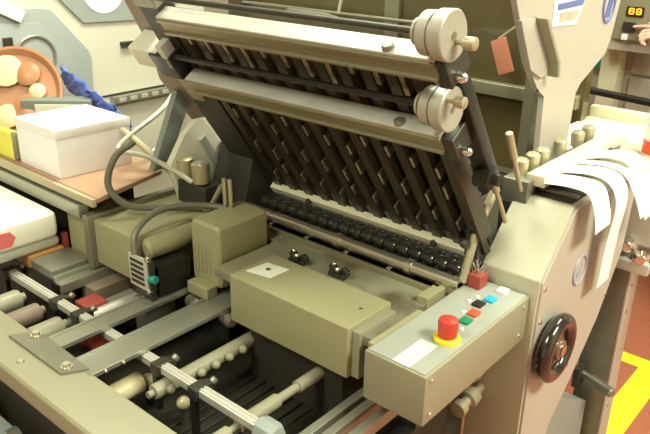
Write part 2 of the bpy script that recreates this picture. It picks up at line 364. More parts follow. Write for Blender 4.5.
for k in range(14):
    a = random.uniform(0,2*PI); x = -.618+random.uniform(-.009,.009); y = 1.215+random.uniform(-.011,.011)
    wr.tube([(x,y,.881),(x+.006*math.cos(a),y+.006*math.sin(a),.893),(x+.012*math.cos(a),y+.012*math.sin(a),.906)],.0009,6,3)
wr.build('wire_strands','steel',kb)
lb = MB().box(-.589,-.554,.876,.964,.8516,.8522).build('printed_label','label',cc)
tx = MB()
for r in range(7):
    for c in range(3):
        tx.box(-.586+c*.0105,-.586+c*.0105+.0075,.884+r*.011,.888+r*.011,.8521,.8526)
tx.build('label_print','ink',lb)
for y,z in ((.888,.838),(.890,.768),(1.225,.836),(1.215,.775)):
    MB().lathe((-.517,y,z),(-.510,y,z),[(0,.0055),(.003,.0055),(.005,.003)],12).build('screw','chrome',cc)
MB().box(-.63,-.60,1.0,1.21,.68,.752).build('mounting_arm','dark',cc)

# ------------------------------------------------------------------ infeed frame with rails, rollers, cross bar
inf = thing('infeed_frame', 'beige steel feeder frame with long rails and rollers over dark belts', 'feeder', (-1.1,.75,0))
MB().prism([(.489,.70),(.489,.736),(.494,.742),(.590,.742),(.590,.700)],-1.75,-.55,'x',b=.002).build('front_beam','frame',inf)
MB().box(-1.75,-.55,.52,.57,.0,.70).build('front_skirt','dark',inf)
MB().box(-1.72,-.62,.59,.735,.50,.60).box(-1.47,-.62,.735,1.15,.50,.60).build('belt_bed','belt',inf)
bl = []
for k in range(9):
    x = -1.03+k*.028
    if k not in (0,8): MB().box(x,x+.018,.59,1.14,.598,.606,b=.001).build('belt','belt',inf)
MB().box(-1.47,-.66,1.05,1.13,.40,.68).build('rear_beam','dark',inf)
MB().box(-1.47,-.62,.60,1.13,.0,.50).build('base_cabinet','dark',inf)
# corner plate with bolts on the front beam
cp = MB().prism([(-1.315,.548),(-1.115,.548),(-1.090,.592),(-1.285,.600)],.742,.748,'z').build('corner_plate','dullsteel',inf)
for x,y in ((-1.272,.585),(-1.125,.566)):
    MB().lathe((x,y,.748),(x,y,.757),[(0,.012),(.003,.012),(.003,.008),(.009,.007)],14).build('bolt','steel',cp)
MB().lathe((-1.215,.52,.742),(-1.215,.52,.748),[(0,.008),(.004,.006)],12).build('bolt','steel',inf)
def rail(x0,x1,y0,y1,z0,z1,m='rail'):
    t = .004
    o = MB().box(x0,x1,y0,y1,z1-.006,z1,b=.001).box(x1-.008,x1,y0,y1,z0,z1-.006).box(x0,x0+.006,y0,y1,z1-.006,z1+.004).build('rail',m,inf)
    return o
rail(-1.140,-1.072,.585,1.14,.735,.744)
rail(-1.250,-1.203,.585,1.0,.735,.744)
rail(-1.475,-1.440,.74,.90,.719,.742)
# bolts on rail side
for y in (.66,.70):
    MB().lathe((-1.072,y-.045,.7395),(-1.066,y-.045,.7395),[(0,.0045),(.003,.0045),(.006,.003)],12).build('rail_bolt','steel',inf)
def roller(x, y0, y1, z, r, m, n='roller', step=None):
    pr = [(0,r*.45),(.012,r*.45),(.013,r*.92),(.018,r),(y1-y0-.018,r),(y1-y0-.013,r*.92),(y1-y0-.012,r*.45),(y1-y0,r*.45)]
    o = MB().lathe((x,y0,z),(x,y1,z),pr,20).build(n,m,inf); return o
roller(-1.345,.592,.690,.700,.024,'frame')
roller(-1.44,.592,.690,.700,.022,'brown')
roller(-1.53,.592,.690,.700,.024,'frame')
roller(-1.295,.585,.675,.700,.013,'alu')
roller(-1.335,.72,.945,.690,.020,'alu')
roller(-1.40,.72,.945,.665,.022,'frame')
roller(-1.005,.66,1.02,.690,.016,'frame')
bp = MB()
for k in range(6): bp.ball((-.983,.70+k*.038,.694),.010,12)
bp.build('roller_studs','frame',inf)
sh = MB().lathe((-.80,.592,.700),(-.80,1.10,.700),[(0,.007),(.02,.007),(.021,.013),(.09,.013),(.091,.007),(.115,.007),(.116,.014),(.215,.014),(.216,.009),(.27,.009),(.271,.013),(.34,.013),(.341,.008),(.5,.008)],20).build('segmented_shaft','frame',inf)
MB().cyl((-1.085,.592,.665),(-1.085,.70,.665),.022,18,.004).build('roller','ball',inf)
for x in (-.705,-.675,-.64):
    MB().box(x,x+.018,.66,1.14,.672,.700,b=.002).build('rail','rail',inf)
for (x,y,z) in ((-1.17,.925,.722),(-1.055,.925,.725)):
    MB().lathe((x-.03,y,z),(x+.02,y-.01,z),[(0,.010),(.006,.016),(.018,.016),(.02,.010),(.026,.010),(.028,.016),(.040,.016),(.045,.010)],16).build('thumb_nut','dullsteel',inf)
# support blocks carrying the rails
MB().box(-1.50,-.62,1.02,1.06,.60,.742).build('rail_support','dark',inf)
# loose parts between rails
MB().box(-1.40,-1.345,.745,.80,.60,.715,b=.003).build('red_block','maroon',inf)
MB().box(-1.30,-1.262,.84,.93,.60,.728,b=.004).build('grey_block','dullsteel',inf)
MB().box(-1.46,-1.40,.80,.90,.60,.72,b=.004).build('brown_block','brown',inf)
# below the front beam
gp = MB().box(-1.9,-1.0,.44,.489,.44,.60,b=.003).build('gear_cover','greyblue',inf)
for x,z in ((-1.33,.61),(-1.21,.585),(-1.30,.53)):
    MB().lathe((x,.49,z),(x,.43,z),[(0,.022),(.02,.022),(.021,.014),(.05,.014),(.052,.022),(.06,.018)],16).build('drive_stud','dullsteel',inf)

# cross bar with its clamps and ball holders
xb = thing('cross_bar', 'bright slotted cross bar running under the feeder rails, with dark clamps', 'cross bar', (-1.1,.72,.70))
MB().box(-1.665,-.755,.713,.734,.700,.716,b=.0015).box(-1.66,-.76,.717,.722,.715,.718).box(-1.66,-.76,.726,.730,.715,.718).build('bar','alu',xb)
for i,x in enumerate((-1.645,-1.42,-1.33,-1.04,-.925)):
    c = MB().box(x-.013,x+.013,.706,.742,.694,.7185,b=.003).box(x-.010,x+.010,.735,.752,.69,.715,b=.002).build('clamp','dark',xb)
    MB().lathe((x+.006,.748,.712),(x+.010,.762,.722),[(0,.004),(.004,.008),(.012,.008),(.014,.004)],14).build('clamp_screw','dullsteel',c)
    if i != 2: MB().box(x-.007,x+.005,.706,.718,.612,.696).build('hanger','black',c)
MB().lathe((-.762,.724,.708),(-.714,.724,.708),[(0,.018),(.004,.024),(.036,.024),(.044,.020),(.048,.0)],8).build('end_knob','greyblue',xb)
MB().box(-.755,-.735,.710,.74,.60,.70).build('bar_post','dark',xb)
for i,(x,y) in enumerate(((-.975,.720),(-1.09,.720))):
    b = MB().ball((x,y,.655),.014,20).build('marking_ball','ball')
    tag(b, 'pale yellow ball under the cross bar, %s' % ('the one nearer the grey end knob' if i==0 else 'the one nearer the pale rails'), 'ball')
    hb = MB().cyl((x-.015,y+.014,.59),(x-.015,y+.014,.627),.009,12); hb.build('ball_cup','dark',xb)

xb.location = Vector(xb.location)+Vector((.015,-.014,.016))
# ------------------------------------------------------------------ left feed housings
fb = thing('feeder_drive_box', 'long beige box with hoses lying over it, left of the cover box', 'housing', (-1.35,.95,.758))
MB().box(-1.455,-1.285,.850,1.13,.758,.872,b=.005).build('box','cover',fb)
MB().box(-1.478,-1.455,.835,1.13,.745,.884,b=.003).build('divider_plate','dullsteel',fb)
MB().box(-1.575,-1.480,.850,1.00,.752,.864,b=.004).build('small_box','cover',fb)
MB().lathe((-1.272,.862,.846),(-1.272,1.07,.846),[(0,.016),(.006,.024),(.05,.026),(.16,.024),(.165,.018),(.208,.018)],20).build('cylinder','cover',fb)
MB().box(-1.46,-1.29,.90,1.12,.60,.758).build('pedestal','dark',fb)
sb = thing('suction_box', 'rounded beige housing with two upright pins between drive box and cover', 'housing', (-1.16,1.03,.76))
MB().box(-1.218,-1.118,.950,1.110,.760,.916,b=.018).build('box','cover',sb)
for k in range(5): MB().box(-1.205+k*.013,-1.200+k*.013,.948,.952,.79,.86,b=.001).build('rib','cover',sb)
MB().box(-1.20,-1.13,.92,.952,.742,.772,b=.004).build('foot','cover',sb)
MB().box(-1.20,-1.14,.99,1.045,.60,.77).build('pedestal','dark',sb)
MB().box(-1.262,-1.215,.855,.945,.750,.82).build('recess_shade','black',sb)  # solid black block standing in for the shade in a hollow
for x,y in ((-1.205,1.052),(-1.190,1.056)):
    MB().cyl((x,y,.90),(x-.003,y,.985),.0055,12,.001).build('pin','stud',sb)
MB().tube([(-1.275,1.06,.885),(-1.225,1.06,.96)],.007).build('stay','stud',sb)
cp2 = thing('connector', 'upright slotted connector plate with a teal cap under the arched hose', 'connector', (-1.25,.84,.745))
MB().box(-1.288,-1.222,.828,.834,.770,.848,b=.002).build('connector_plate','alu',cp2)
for k in range(5):
    MB().box(-1.280,-1.232,.8268,.8285,.780+k*.013,.787+k*.013).build('connector_slot','dark',cp2)
MB().cyl((-1.222,.838,.80),(-1.205,.84,.80),.009,14).build('teal_cap','teal',cp2)
MB().box(-1.28,-1.215,.834,.846,.745,.84).build('connector_body','dark',cp2)
for z in (.850,.768):
    MB().lathe((-1.222,.832,z),(-1.210,.832,z),[(0,.007),(.006,.007),(.009,.0)],12).build('connector_screw','chrome',cp2)

hs = thing('air_hose', 'grey hose looping from the reddish board down over the beige drive box', 'hose', (-1.42,.9,.88))
MB().tube([(-1.42,.96,1.05),(-1.43,.91,1.02),(-1.43,.885,.955),(-1.40,.915,.905),(-1.36,.99,.888),(-1.30,1.06,.884),(-1.25,1.03,.878)],.0085).build('hose','hose',hs)
h2 = MB().tube([(-1.268,.833,.846),(-1.285,.85,.885),(-1.29,.90,.915),(-1.28,.96,.922),(-1.245,1.02,.916),(-1.20,1.05,.914)],.0075).build('air_hose','hose')
tag(h2, 'grey hose arching from the connector plate to the rounded housing', 'hose')
h3 = MB().tube([(-1.62,1.25,1.10),(-1.58,1.16,1.06),(-1.55,1.03,1.02),(-1.50,.97,1.01),(-1.46,1.02,.99),(-1.40,1.06,.955),(-1.36,1.08,.93)],.0065).build('air_hose','hosel')
tag(h3, 'thin pale hose curving behind the white box towards the brass knobs', 'hose')
vk = thing('valve_block', 'two brass valve knobs on a dark block behind the drive box', 'valve', (-1.36,1.10,.872))
MB().box(-1.41,-1.30,1.07,1.13,.872,.93,b=.005).build('block','dark',vk)
for x in (-1.395,-1.335):
    MB().lathe((x,1.09,.92),(x-.004,1.09,.995),[(0,.010),(.012,.010),(.014,.022),(.062,.023),(.066,.018),(.068,0)],16).build('valve_knob','stud',vk)
MB().tube([(-1.62,1.04,1.04),(-1.52,1.05,1.0),(-1.42,1.07,.94)],.009).build('pipe','boardedge',vk)
lk = thing('side_bracket', 'beige sheet bracket with a dark stripe standing beside the dark fold plate edge', 'bracket', (-1.42,1.2,.87))
MB().prism([(1.08,.87),(1.05,.97),(1.10,1.04),(1.14,1.07),(1.19,1.07),(1.215,1.03),(1.24,1.02),(1.285,.945),(1.26,.87)],-1.425,-1.405,'x',b=.002).build('plate','cabinet',lk)
MB().box(-1.404,-1.398,1.165,1.185,.94,1.03,rot=Matrix.Rotation(.55,4,'X')).build('slot','cabgrey',lk)
MB().prism([(1.03,.95),(1.075,.95),(1.175,1.14),(1.12,1.14)],-1.47,-1.45,'x').build('dark_stripe','slate',lk)
MB().box(-1.48,-1.427,1.135,1.28,.0,.93).build('stand','dark',lk)

# ------------------------------------------------------------------ side table at the left with what lies on it
tb = thing('side_table', 'low side table with a reddish board top under the white box', 'table', (-1.8,.95,0))
MB().prism([(-2.20,.855),(-1.425,.850),(-1.485,1.08),(-1.60,1.13),(-2.20,1.13)],.922,.934,'z',b=.002).build('board','wood',tb)
MB().box(-2.20,-1.430,.838,.850,.912,.932,b=.002).build('edge_strip','boardedge',tb)
MB().box(-2.20,-1.485,.832,.860,.872,.905,b=.002).build('lower_rail','rail',tb)
MB().box(-2.20,-1.62,.87,1.08,.0,.922).build('cabinet','dark',tb)
wb = thing('white_box', 'glossy white cardboard box standing on the reddish board', 'box', (-1.69,.96,.934))
MB().prism([(-1.803,.862),(-1.605,.862),(-1.588,1.065),(-1.79,1.065)],.934,1.05,'z',b=.004).build('body','white',wb)
MB().prism([(-1.805,.860),(-1.603,.860),(-1.586,1.067),(-1.792,1.067)],1.035,1.060,'z',b=.004).build('lid','paper',wb)
st = thing('grey_case', 'slate grey case with a pale strip standing just behind the white box', 'case', (-1.90,1.03,.934), 0)
t = MB(); t.box(-.10,.10,-.03,.03,0,.125,b=.008); t.bm.transform(Matrix.Translation((-1.915,1.055,.934)) @ Matrix.Rotation(.75,4,'Z')); t.build('body','slate',st)
t = MB(); t.box(-.06,.07,-.033,-.029,.088,.112,b=.001); t.bm.transform(Matrix.Translation((-1.915,1.055,.934)) @ Matrix.Rotation(.75,4,'Z')); t.build('pale_strip','label',st)
# round amber tray leaning, with cream pastries, wrapped in blue film
tr = thing('round_tray', 'round amber tray of cream pastries tilted up behind the white box', 'tray', (-2.02,.97,1.04))
n = Vector((.62,-.62,.55)).normalized(); c0 = Vector((-2.02,.975,1.065))
MB().lathe(c0-n*.01, c0+n*.03, [(0,.10),(.002,.135),(.016,.142),(.022,.142),(.022,.134),(.008,.120),(.008,0)], 48).build('tray','orange',tr)
uu = n.orthogonal().normalized(); ww = n.cross(uu)
for k in range(7):
    a = k*2*PI/7; q = c0+n*.008+(uu*math.cos(a)+ww*math.sin(a))*.07
    MB().lathe(q, q+n*.02, [(-.006,.020+.012*(k%3)),(.004,.024+.012*(k%3)),(.010,.016+.008*(k%3)),(.013,.0)], 16).build('pastry','cream' if k%2 else 'orange',tr)
def film(name, pts, w, label):
    t = MB(); bm = t.bm; P = [Vector(p) for p in pts]; n1 = 24; m1 = 8; G = []
    for i in range(n1+1):
        f = i/n1*(len(P)-1); k = min(int(f),len(P)-2); q = P[k].lerp(P[k+1], f-k); row = []
        for j in range(m1+1):
            v = (j/m1-.5)*w*(1-.4*i/n1)
            row.append(bm.verts.new(q+Vector((.4*v+random.uniform(-.006,.006), -.3*v+random.uniform(-.006,.006), v*.9+random.uniform(-.008,.008)))))
        G.append(row)
    for i in range(n1):
        for j in range(m1): bm.faces.new((G[i][j],G[i+1][j],G[i+1][j+1],G[i][j+1]))
    o = t.build(name,'film'); md = o.modifiers.new('s','SOLIDIFY'); md.thickness = .002
    return tag(o, label, 'plastic film')
film('plastic_film', [(-2.02,1.13,1.10),(-1.90,1.12,1.075),(-1.78,1.12,1.04),(-1.68,1.13,1.0)], .075, 'crumpled blue plastic film trailing right of the round amber tray')
film('plastic_film', [(-2.1,.86,1.05),(-2.0,.87,1.0),(-1.88,.865,.975)], .07, 'crumpled blue plastic film left of the white box')
yb = thing('yellow_pack', 'yellow card pack with a coiled edge at the far left of the board', 'pack', (-1.95,.82,.934))
MB().box(-2.0,-1.828,.858,.88,.935,1.01,b=.003).build('card','yel2',yb)
cl = MB()
for k in range(12): cl.torus((-1.820,.866,.942+k*.0062),(0,.2,1),.010,.0015,seg=12,k=5)
cl.build('coil','ring',yb)

# parcel and stacked trays in front of the table
sh = thing('parcel_shelf', 'stacked brown and grey slabs under the white parcel', 'shelf', (-1.8,.72,0))
MB().box(-1.575,-1.480,.740,.845,.742,.765,b=.003).build('grey_slab','dullsteel',sh)
MB().box(-1.480,-1.470,.740,.845,.735,.752,b=.002).build('edge_rail','rail',sh)
MB().box(-1.655,-1.578,.740,.835,.735,.770,b=.006).build('brown_slab','orangebox',sh)
MB().lathe((-1.600,.550,.785),(-1.600,.820,.785),[(0,.012),(.003,.015),(.27,.015),(.278,.010)],16).build('grey_tube','alu',sh)
MB().box(-1.60,-1.582,.838,.849,.745,.80).build('red_corner','maroon',sh)
MB().box(-2.2,-1.69,.60,.828,.735,.797).build('riser','dark',sh)
MB().box(-2.2,-1.60,.740,.828,.0,.735).build('plinth','dark',sh)
MB().box(-1.60,-1.49,.74,.84,.60,.742,b=.003).build('side_tray','dark',sh)
pc = thing('white_parcel', 'soft white wrapped parcel with a pink printed end on the brown shelf', 'parcel', (-1.8,.70,.798))
MB().box(-2.05,-1.575,.54,.826,.800,.872,b=.022).build('wrap','bag',pc)
MB().prism([(.60,.815),(.700,.815),(.712,.835),(.700,.852),(.60,.858)],-1.577,-1.5735,'x').build('pink_print','pink',pc)

# ------------------------------------------------------------------ cabinet behind, left
k = 1.119
cbn = thing('beige_cabinet', 'large beige machine cabinet with an octagonal grey door and dark window', 'cabinet', (-2.6,1.2,0))
X = -2.35
MB().box(-2.95,X,.2,1.98,.0,1.75,b=.006).build('body','cabinet',cbn)
dr = MB().prism([(.55,.93),(.55,1.30),(1.13,1.262),(1.27,1.255),(1.30,1.248),(1.425,1.10),(1.435,1.07),(1.425,.90),(1.30,.62),(.6,.62)],X,X+.012,'x',b=.002).build('door','cabgrey',cbn)
MB().prism([(.60,.93),(.60,1.22),(1.10,1.22),(1.25,1.21),(1.32,1.12),(1.37,1.05),(1.36,.92)],X+.012,X+.018,'x',b=.002).build('door_panel','cabgrey',dr)
MB().torus((X+.02,1.22,1.10),(1,0,0),.07,.006,seg=40).build('round_rim','rail',dr)
MB().box(X+.018,X+.03,1.115,1.145,1.135,1.175,b=.003).build('latch','dark',dr)
MB().box(X+.012,X+.03,1.05,1.20,1.25,1.29,rot=Matrix.Rotation(-.5,4,'X'),b=.003).build('hinge','white',dr)
MB().prism([(1.32,1.30),(1.42,1.195),(1.74,1.182),(1.86,1.262),(1.9,1.45),(1.3,1.45)],X,X+.01,'x').build('window','glass',cbn)
MB().lathe((X+.008,1.51,1.305),(X+.013,1.51,1.305),[(0,.085),(.004,.085),(.005,.0)],30).build('white_disc','white',cbn)  # flat white disc on the dark window
rl = MB().box(X,X+.03,1.50,1.97,.890,.918,b=.002).build('link_rail','rail',cbn)
for i in range(9): MB().box(X+.030,X+.034,1.52+i*.05,1.55+i*.05,.896,.912,b=.0015).build('link','alu',rl)
MB().box(X,X+.004,1.42,1.98,.919,.925).build('panel_gap','dark',cbn)
MB().box(X,X+.02,1.565,1.62,1.095,1.112,b=.002).build('handle_slot','dark',cbn)
MB().tube([(X+.03,1.86,.90),(X+.05,1.80,.80),(X+.05,1.68,.70),(X+.04,1.56,.66)],.010).build('cable','hosel',cbn)

# ------------------------------------------------------------------ hood behind the fold plate
hd = thing('sound_hood', 'dark bronze acoustic hood rising behind the tilted fold plate', 'hood', (-1.6,2.1,0))
MB().box(-2.34,-.79,2.10,2.14,.0,2.2).build('panel','hood',hd)
MB().box(-2.34,-.80,2.07,2.10,1.035,1.075,b=.003).build('beam','hoodframe',hd)
MB().box(-1.52,-1.46,2.08,2.10,1.075,2.2,b=.003).build('post','hoodframe',hd)
MB().cyl((-2.2,2.05,1.235),(-1.24,2.05,1.235),.006,10).build('rod','dullsteel',hd)
MB().tube([(-1.70,2.05,1.235),(-1.66,2.05,1.40)],.006).build('rod_hanger','alu',hd)
for x in (-2.2,-1.24): MB().box(x-.01,x+.01,2.045,2.10,1.22,1.25).build('rod_bracket','dark',hd)
MB().lathe((-1.96,2.05,1.225),(-1.70,2.05,1.22),[(0,.004),(.03,.012),(.2,.014),(.26,.004)],12).build('grey_sleeve','dullsteel',hd)
tg = thing('hanging_tag', 'salmon red tag hanging on a thin wire in front of the bronze hood', 'tag', (-.90,2.0,1.2))
MB().tube([(-.93,2.06,1.30),(-.985,2.03,1.27),(-1.045,2.02,1.222)],.0035).build('wire','stud',tg)
MB().box(-1.050,-1.000,2.01,2.022,1.120,1.225,rot=Matrix.Rotation(-.38,4,'Y'),b=.003).build('card','tag',tg)

# ------------------------------------------------------------------ upright hood bracket, right
ub = thing('hood_bracket', 'tall pale grey bracket plate with a blue oval emblem behind the knobs', 'bracket', (-.7,1.75,1.0))
K = 1.153
def kp(pts): return [(y*K, 1.55-(1.55-z)*K) for y,z in pts]
def kl(n, m, pts, x0, x1, par): return MB().prism(kp(pts),x0,x1,'x',b=0).build(n,m,par)
kl('plate','side',[(1.40,.98),(1.405,1.10),(1.395,1.22),(1.36,1.24),(1.30,1.30),(1.20,1.46),(1.12,1.70),(1.76,1.70),(1.755,1.42),(1.72,1.30),(1.70,1.27),(1.58,1.22),(1.56,1.20),(1.545,.98)],-.714,-.70,ub)
FL = [(1.50,1.247),(1.445,1.328),(1.425,1.36),(1.50,1.36),(1.588,1.259),(1.597,1.224),(1.556,1.223)]
FE = [(1.490,1.36),(1.502,1.36),(1.594,1.257),(1.602,1.222),(1.590,1.222),(1.582,1.255)]
MB().prism(FL,-.70,-.690,'x',b=.001).build('flange','side',ub)
MB().prism(FE,-.70,-.665,'x',b=.001).build('flange_edge','console',ub)
for z in (1.18,1.20): MB().lathe((-.692,1.548,z-.005),(-.686,1.548,z-.005),[(0,.004),(.003,.003)],10).build('rivet','dark',ub)
st = kl('sticker','paper',[(1.385,1.36),(1.50,1.355),(1.60,1.50),(1.38,1.50)],-.702,-.698,ub)
kl('sticker_band','logo',[(1.40,1.39),(1.52,1.392),(1.53,1.405),(1.40,1.402)],-.699,-.6965,st)
kl('sticker_band','logo',[(1.41,1.42),(1.54,1.425),(1.55,1.432),(1.41,1.43)],-.699,-.6965,st)
kl('sticker_picture','sheetprint',[(1.415,1.366),(1.49,1.366),(1.51,1.384),(1.415,1.384)],-.699,-.6965,st)
t = MB().torus((0,0,0),(1,0,0),.034,.0035,seg=36,k=6); t.bm.transform(Matrix.Translation((-.699,1.675*K,1.55-(1.55-1.385)*K)) @ Matrix.Scale(1.4,4,(0,0,1)) @ Matrix.Scale(1.1,4,(0,1,0)))
em = t.build('oval_emblem','logo',ub)
kl('emblem_stroke','logo',[(1.66,1.355),(1.672,1.355),(1.69,1.41),(1.678,1.41)],-.700,-.697,em)
kl('emblem_stroke','logo',[(1.675,1.355),(1.683,1.355),(1.70,1.405),(1.692,1.405)],-.700,-.697,em)
MB().box(-.775,-.750,1.66,1.70,.90,1.95).build('inner_post','hoodframe',ub)
MB().box(-.76,-.70,1.64,1.70,.80,1.0).build('foot','dark',ub)

# ------------------------------------------------------------------ delivery bar with knobs and the paper strips over it
db = thing('delivery_bar', 'cream bar with a row of ribbed brass knobs on top of side housing', 'bar', (-.6,1.6,1.0))
MB().box(-.618,-.575,1.385,1.86,1.030,1.056,b=.004).build('bar','creampost',db)
MB().box(-.66,-.60,1.36,1.40,.99,1.045,b=.003).box(-.655,-.61,1.40,1.84,.99,1.03).build('mount','dullsteel',db)
for y in (1.40,1.455,1.505,1.60,1.70,1.765):
    kb = MB(); pr = []
    kb.lathe((-.640,y,1.03),(-.640,y,1.085),[(0,.008),(.010,.008),(.012,.015),(.045,.0165),(.050,.012),(.051,0)],14).build('ribbed_knob','stud',db)
for y in (1.455,1.545,1.592,1.74):
    MB().box(-.575,-.53,y,y+.012,1.030,1.040).build('delivery_finger','dark',db)
MB().box(-.60,-.585,1.80,1.86,1.0,1.03).build('rear_foot','dullsteel',db)
strips = [
 (1.375,1.455,[(-.574,1.045),(-.52,1.050),(-.478,1.043),(-.458,1.0),(-.452,.965)],0,'front short white paper strip, bent over the near edge of the side housing'),
 (1.470,1.540,[(-.574,1.045),(-.52,1.052),(-.478,1.043),(-.455,1.0),(-.462,.90),(-.467,.79)],.02,'longest white paper strip, hanging far down over the side housing'),
 (1.553,1.590,[(-.574,1.045),(-.52,1.052),(-.470,1.043),(-.440,1.0),(-.420,.955)],0,'narrow white paper strip between the longest and the widest strip'),
 (1.605,1.690,[(-.574,1.045),(-.52,1.058),(-.482,1.050),(-.445,1.0),(-.425,.935)],0,'rear wide white paper strip, curling down beside the grey table'),
]
for y0,y1,p,sk,l in strips:
    tag(MB().ribbon(p,y0,y1,.0012,sk).build('paper_strip','paper'), l, 'paper strip', 'paper strips on the delivery bar')

# ------------------------------------------------------------------ delivery table and leg beyond
dt = thing('delivery_table', 'grey topped delivery table box on a narrow leg beyond the paper strips', 'table', (-.4,1.95,0))
MB().box(-.59,-.20,1.775,2.20,.80,.985,b=.004).build('body','doors',dt)
MB().box(-.80,-.20,1.80,2.22,.985,.998,b=.003).build('top','creampost',dt)
MB().box(-.80,-.20,2.19,2.22,.998,1.03,b=.002).build('rear_ledge','creampost',dt)
MB().box(-.565,-.48,1.765,1.84,.0,.80,b=.003).build('leg','dullsteel',dt)
MB().box(-.479,-.474,1.765,1.84,.0,.80).build('leg_face','side',dt)
for y,z in ((1.79,.68),(1.79,.60),(1.79,.30)):
    MB().lathe((-.475,y,z),(-.468,y,z),[(0,.005),(.004,.004)],10).build('screw','chrome',dt)
lv = MB().lathe((-.54,1.74,.402),(-.437,1.70,.402),[(0,.010),(.03,.010),(.031,.014),(.100,.014),(.104,.010)],14).build('lever','dullsteel',dt)
MB().box(-.56,-.54,1.72,1.78,.36,.42,b=.003).build('lever_mount','dark',dt)
for (x,z) in ((-.50,.80),(-.46,.775)):
    MB().lathe((x,1.80,z),(x+.01,1.73,z),[(0,.012),(.02,.012),(.021,.02),(.045,.02),(.05,.012),(.06,.012)],14).build('clamp_knob','chrome',dt)
MB().box(-.53,-.43,1.745,1.765,.735,.765,b=.003).build('clamp_bar','alu',dt)
cup = thing('white_canister', 'white canister with a red band at the far end of the delivery table', 'canister', (-.505,1.92,.998))
MB().lathe((-.505,1.92,.998),(-.505,1.92,1.13),[(0,.04),(.002,.042),(.12,.042),(.128,.034),(.13,0)],28).build('body','white',cup)
MB().lathe((-.505,1.92,1.003),(-.505,1.92,1.04),[(0,.0435),(.034,.0435)],28).build('red_band','bred',cup)

lb = thing('lower_cabinet', 'blue grey low cabinet end below the handwheel', 'cabinet', (-.5,1.6,0))
MB().prism([(1.405,.0),(1.405,.40),(1.44,.43),(1.52,.455),(1.73,.33),(1.735,0)],-.60,-.515,'x').build('body','greyblue',lb)

# ------------------------------------------------------------------ right background
sc = thing('storage_cabinet', 'wide grey cabinet with horizontal drawer lines in the right background', 'cabinet', (-.4,3.6,0))
MB().box(-1.6,.6,3.40,3.9,.0,2.1,b=.004).build('body','doors',sc)
for z in (.30,.52,.74,.92,1.10,1.32,1.6):
    MB().box(-1.08,.58,3.385,3.40,z,z+.165,b=.003).build('drawer_front','doors',sc)
MB().box(-1.19,-1.11,3.30,3.40,.0,2.1,b=.004).build('post','creampost',sc)
MB().box(-1.27,-1.21,3.36,3.40,.93,.99,b=.003).build('teal_switch','teal',sc)
gr = tag(MB().tube([(-1.30,3.20,.862),(-.94,3.20,.845),(-.5,3.20,.82),(-.3,3.2,.815)],.016,10,3).build('handrail','black'), 'black round rail running past the grey background cabinet', 'rail')
cpn = thing('display_unit', 'pale control unit with an orange lit display, upper right', 'control unit', (-1.05,3.3,1.05))
MB().box(-1.17,-.955,3.22,3.34,1.04,1.55,b=.006).build('housing','doors',cpn)
MB().box(-1.125,-.975,3.205,3.222,1.09,1.50,b=.003).build('face','console',cpn)
dsp = MB().box(-1.080,-1.010,3.199,3.206,1.190,1.228).build('display','display',cpn)
sg = MB()
for cx in (-1.060,-1.030):      # two seven-segment eights
    w, h, s = .0085, .0105, .0024
    for dz in (-h,0,h): sg.box(cx-w,cx+w,3.196,3.200,1.21+dz-s,1.21+dz+s)
    for dx in (-w,w): sg.box(cx+dx-s,cx+dx+s,3.196,3.200,1.21-h,1.21+h)
sg.build('lit_digits','led',dsp)
MB().box(-1.085,-1.035,3.195,3.206,1.125,1.165,b=.003).build('dark_button','dark',cpn)
MB().box(-1.085,-1.060,3.195,3.206,1.09,1.115,b=.002).build('white_button','white',cpn)
MB().box(-1.15,-1.0,3.34,3.40,1.1,1.3).build('wall_mount','dark',cpn)

# ------------------------------------------------------------------ person at the control panel (only a fingertip enters the frame)
def skin(name, pts, edges, rad, m, parent=None, root=0, sub=2):
    me = bpy.data.meshes.new(name); me.from_pydata([Vector(p) for p in pts], edges, []); 
    o = bpy.data.objects.new(name, me); C.objects.link(o); me.materials.append(M[m])
    s = o.modifiers.new('skin','SKIN'); s.use_smooth_shade = True
    for i, r in enumerate(rad):
        d = me.skin_vertices[0].data[i]; d.radius = (r, r) if not isinstance(r, tuple) else r; d.use_root = (i == root)
    u = o.modifiers.new('sub','SUBSURF'); u.levels = sub; u.render_levels = sub
    if parent is not None: o.parent = parent
    WM[o.name] = Matrix.Identity(4)
    return o
px, py = -.42, 3.0
pe = thing('person', 'person in a pale shirt whose pointing finger touches the control panel', 'person', (0,0,0))
# hand: wrist, palm, five fingers
hx, hy, hz = -.955, 3.155, 1.145
P = [(px,py,.95),(px,py,1.15),(px,py,1.36),(px,py,1.47),(px,py,1.55),(px-.01,py+.01,1.66),
     (px-.10,py+.15,1.38),(px-.28,py+.17,1.16),(hx+.10,hy-.005,1.14),(hx+.05,hy,1.142),(hx+.01,hy,1.145),
     (px+.05,py-.18,1.38),(px+.08,py-.22,1.10),(px+.0,py-.22,.87),
     (px-.02,py+.09,.88),(px-.02,py+.10,.48),(px+.0,py+.10,.08),(px-.14,py+.10,.04),
     (px-.02,py-.09,.88),(px-.02,py-.10,.48),(px+.0,py-.10,.08),(px-.14,py-.10,.04)]
E = [(0,1),(1,2),(2,3),(3,4),(4,5),(2,6),(6,7),(7,8),(8,9),(9,10),(2,11),(11,12),(12,13),(0,14),(14,15),(15,16),(16,17),(0,18),(18,19),(19,20),(20,21)]
Rr = [.13,.13,.15,.055,.06,.09,.055,.042,.026,(.022,.032),(.016,.036),.055,.042,.03,.085,.06,.045,.04,.085,.06,.045,.04]
body = skin('body', P, E, Rr, 'skin', pe)
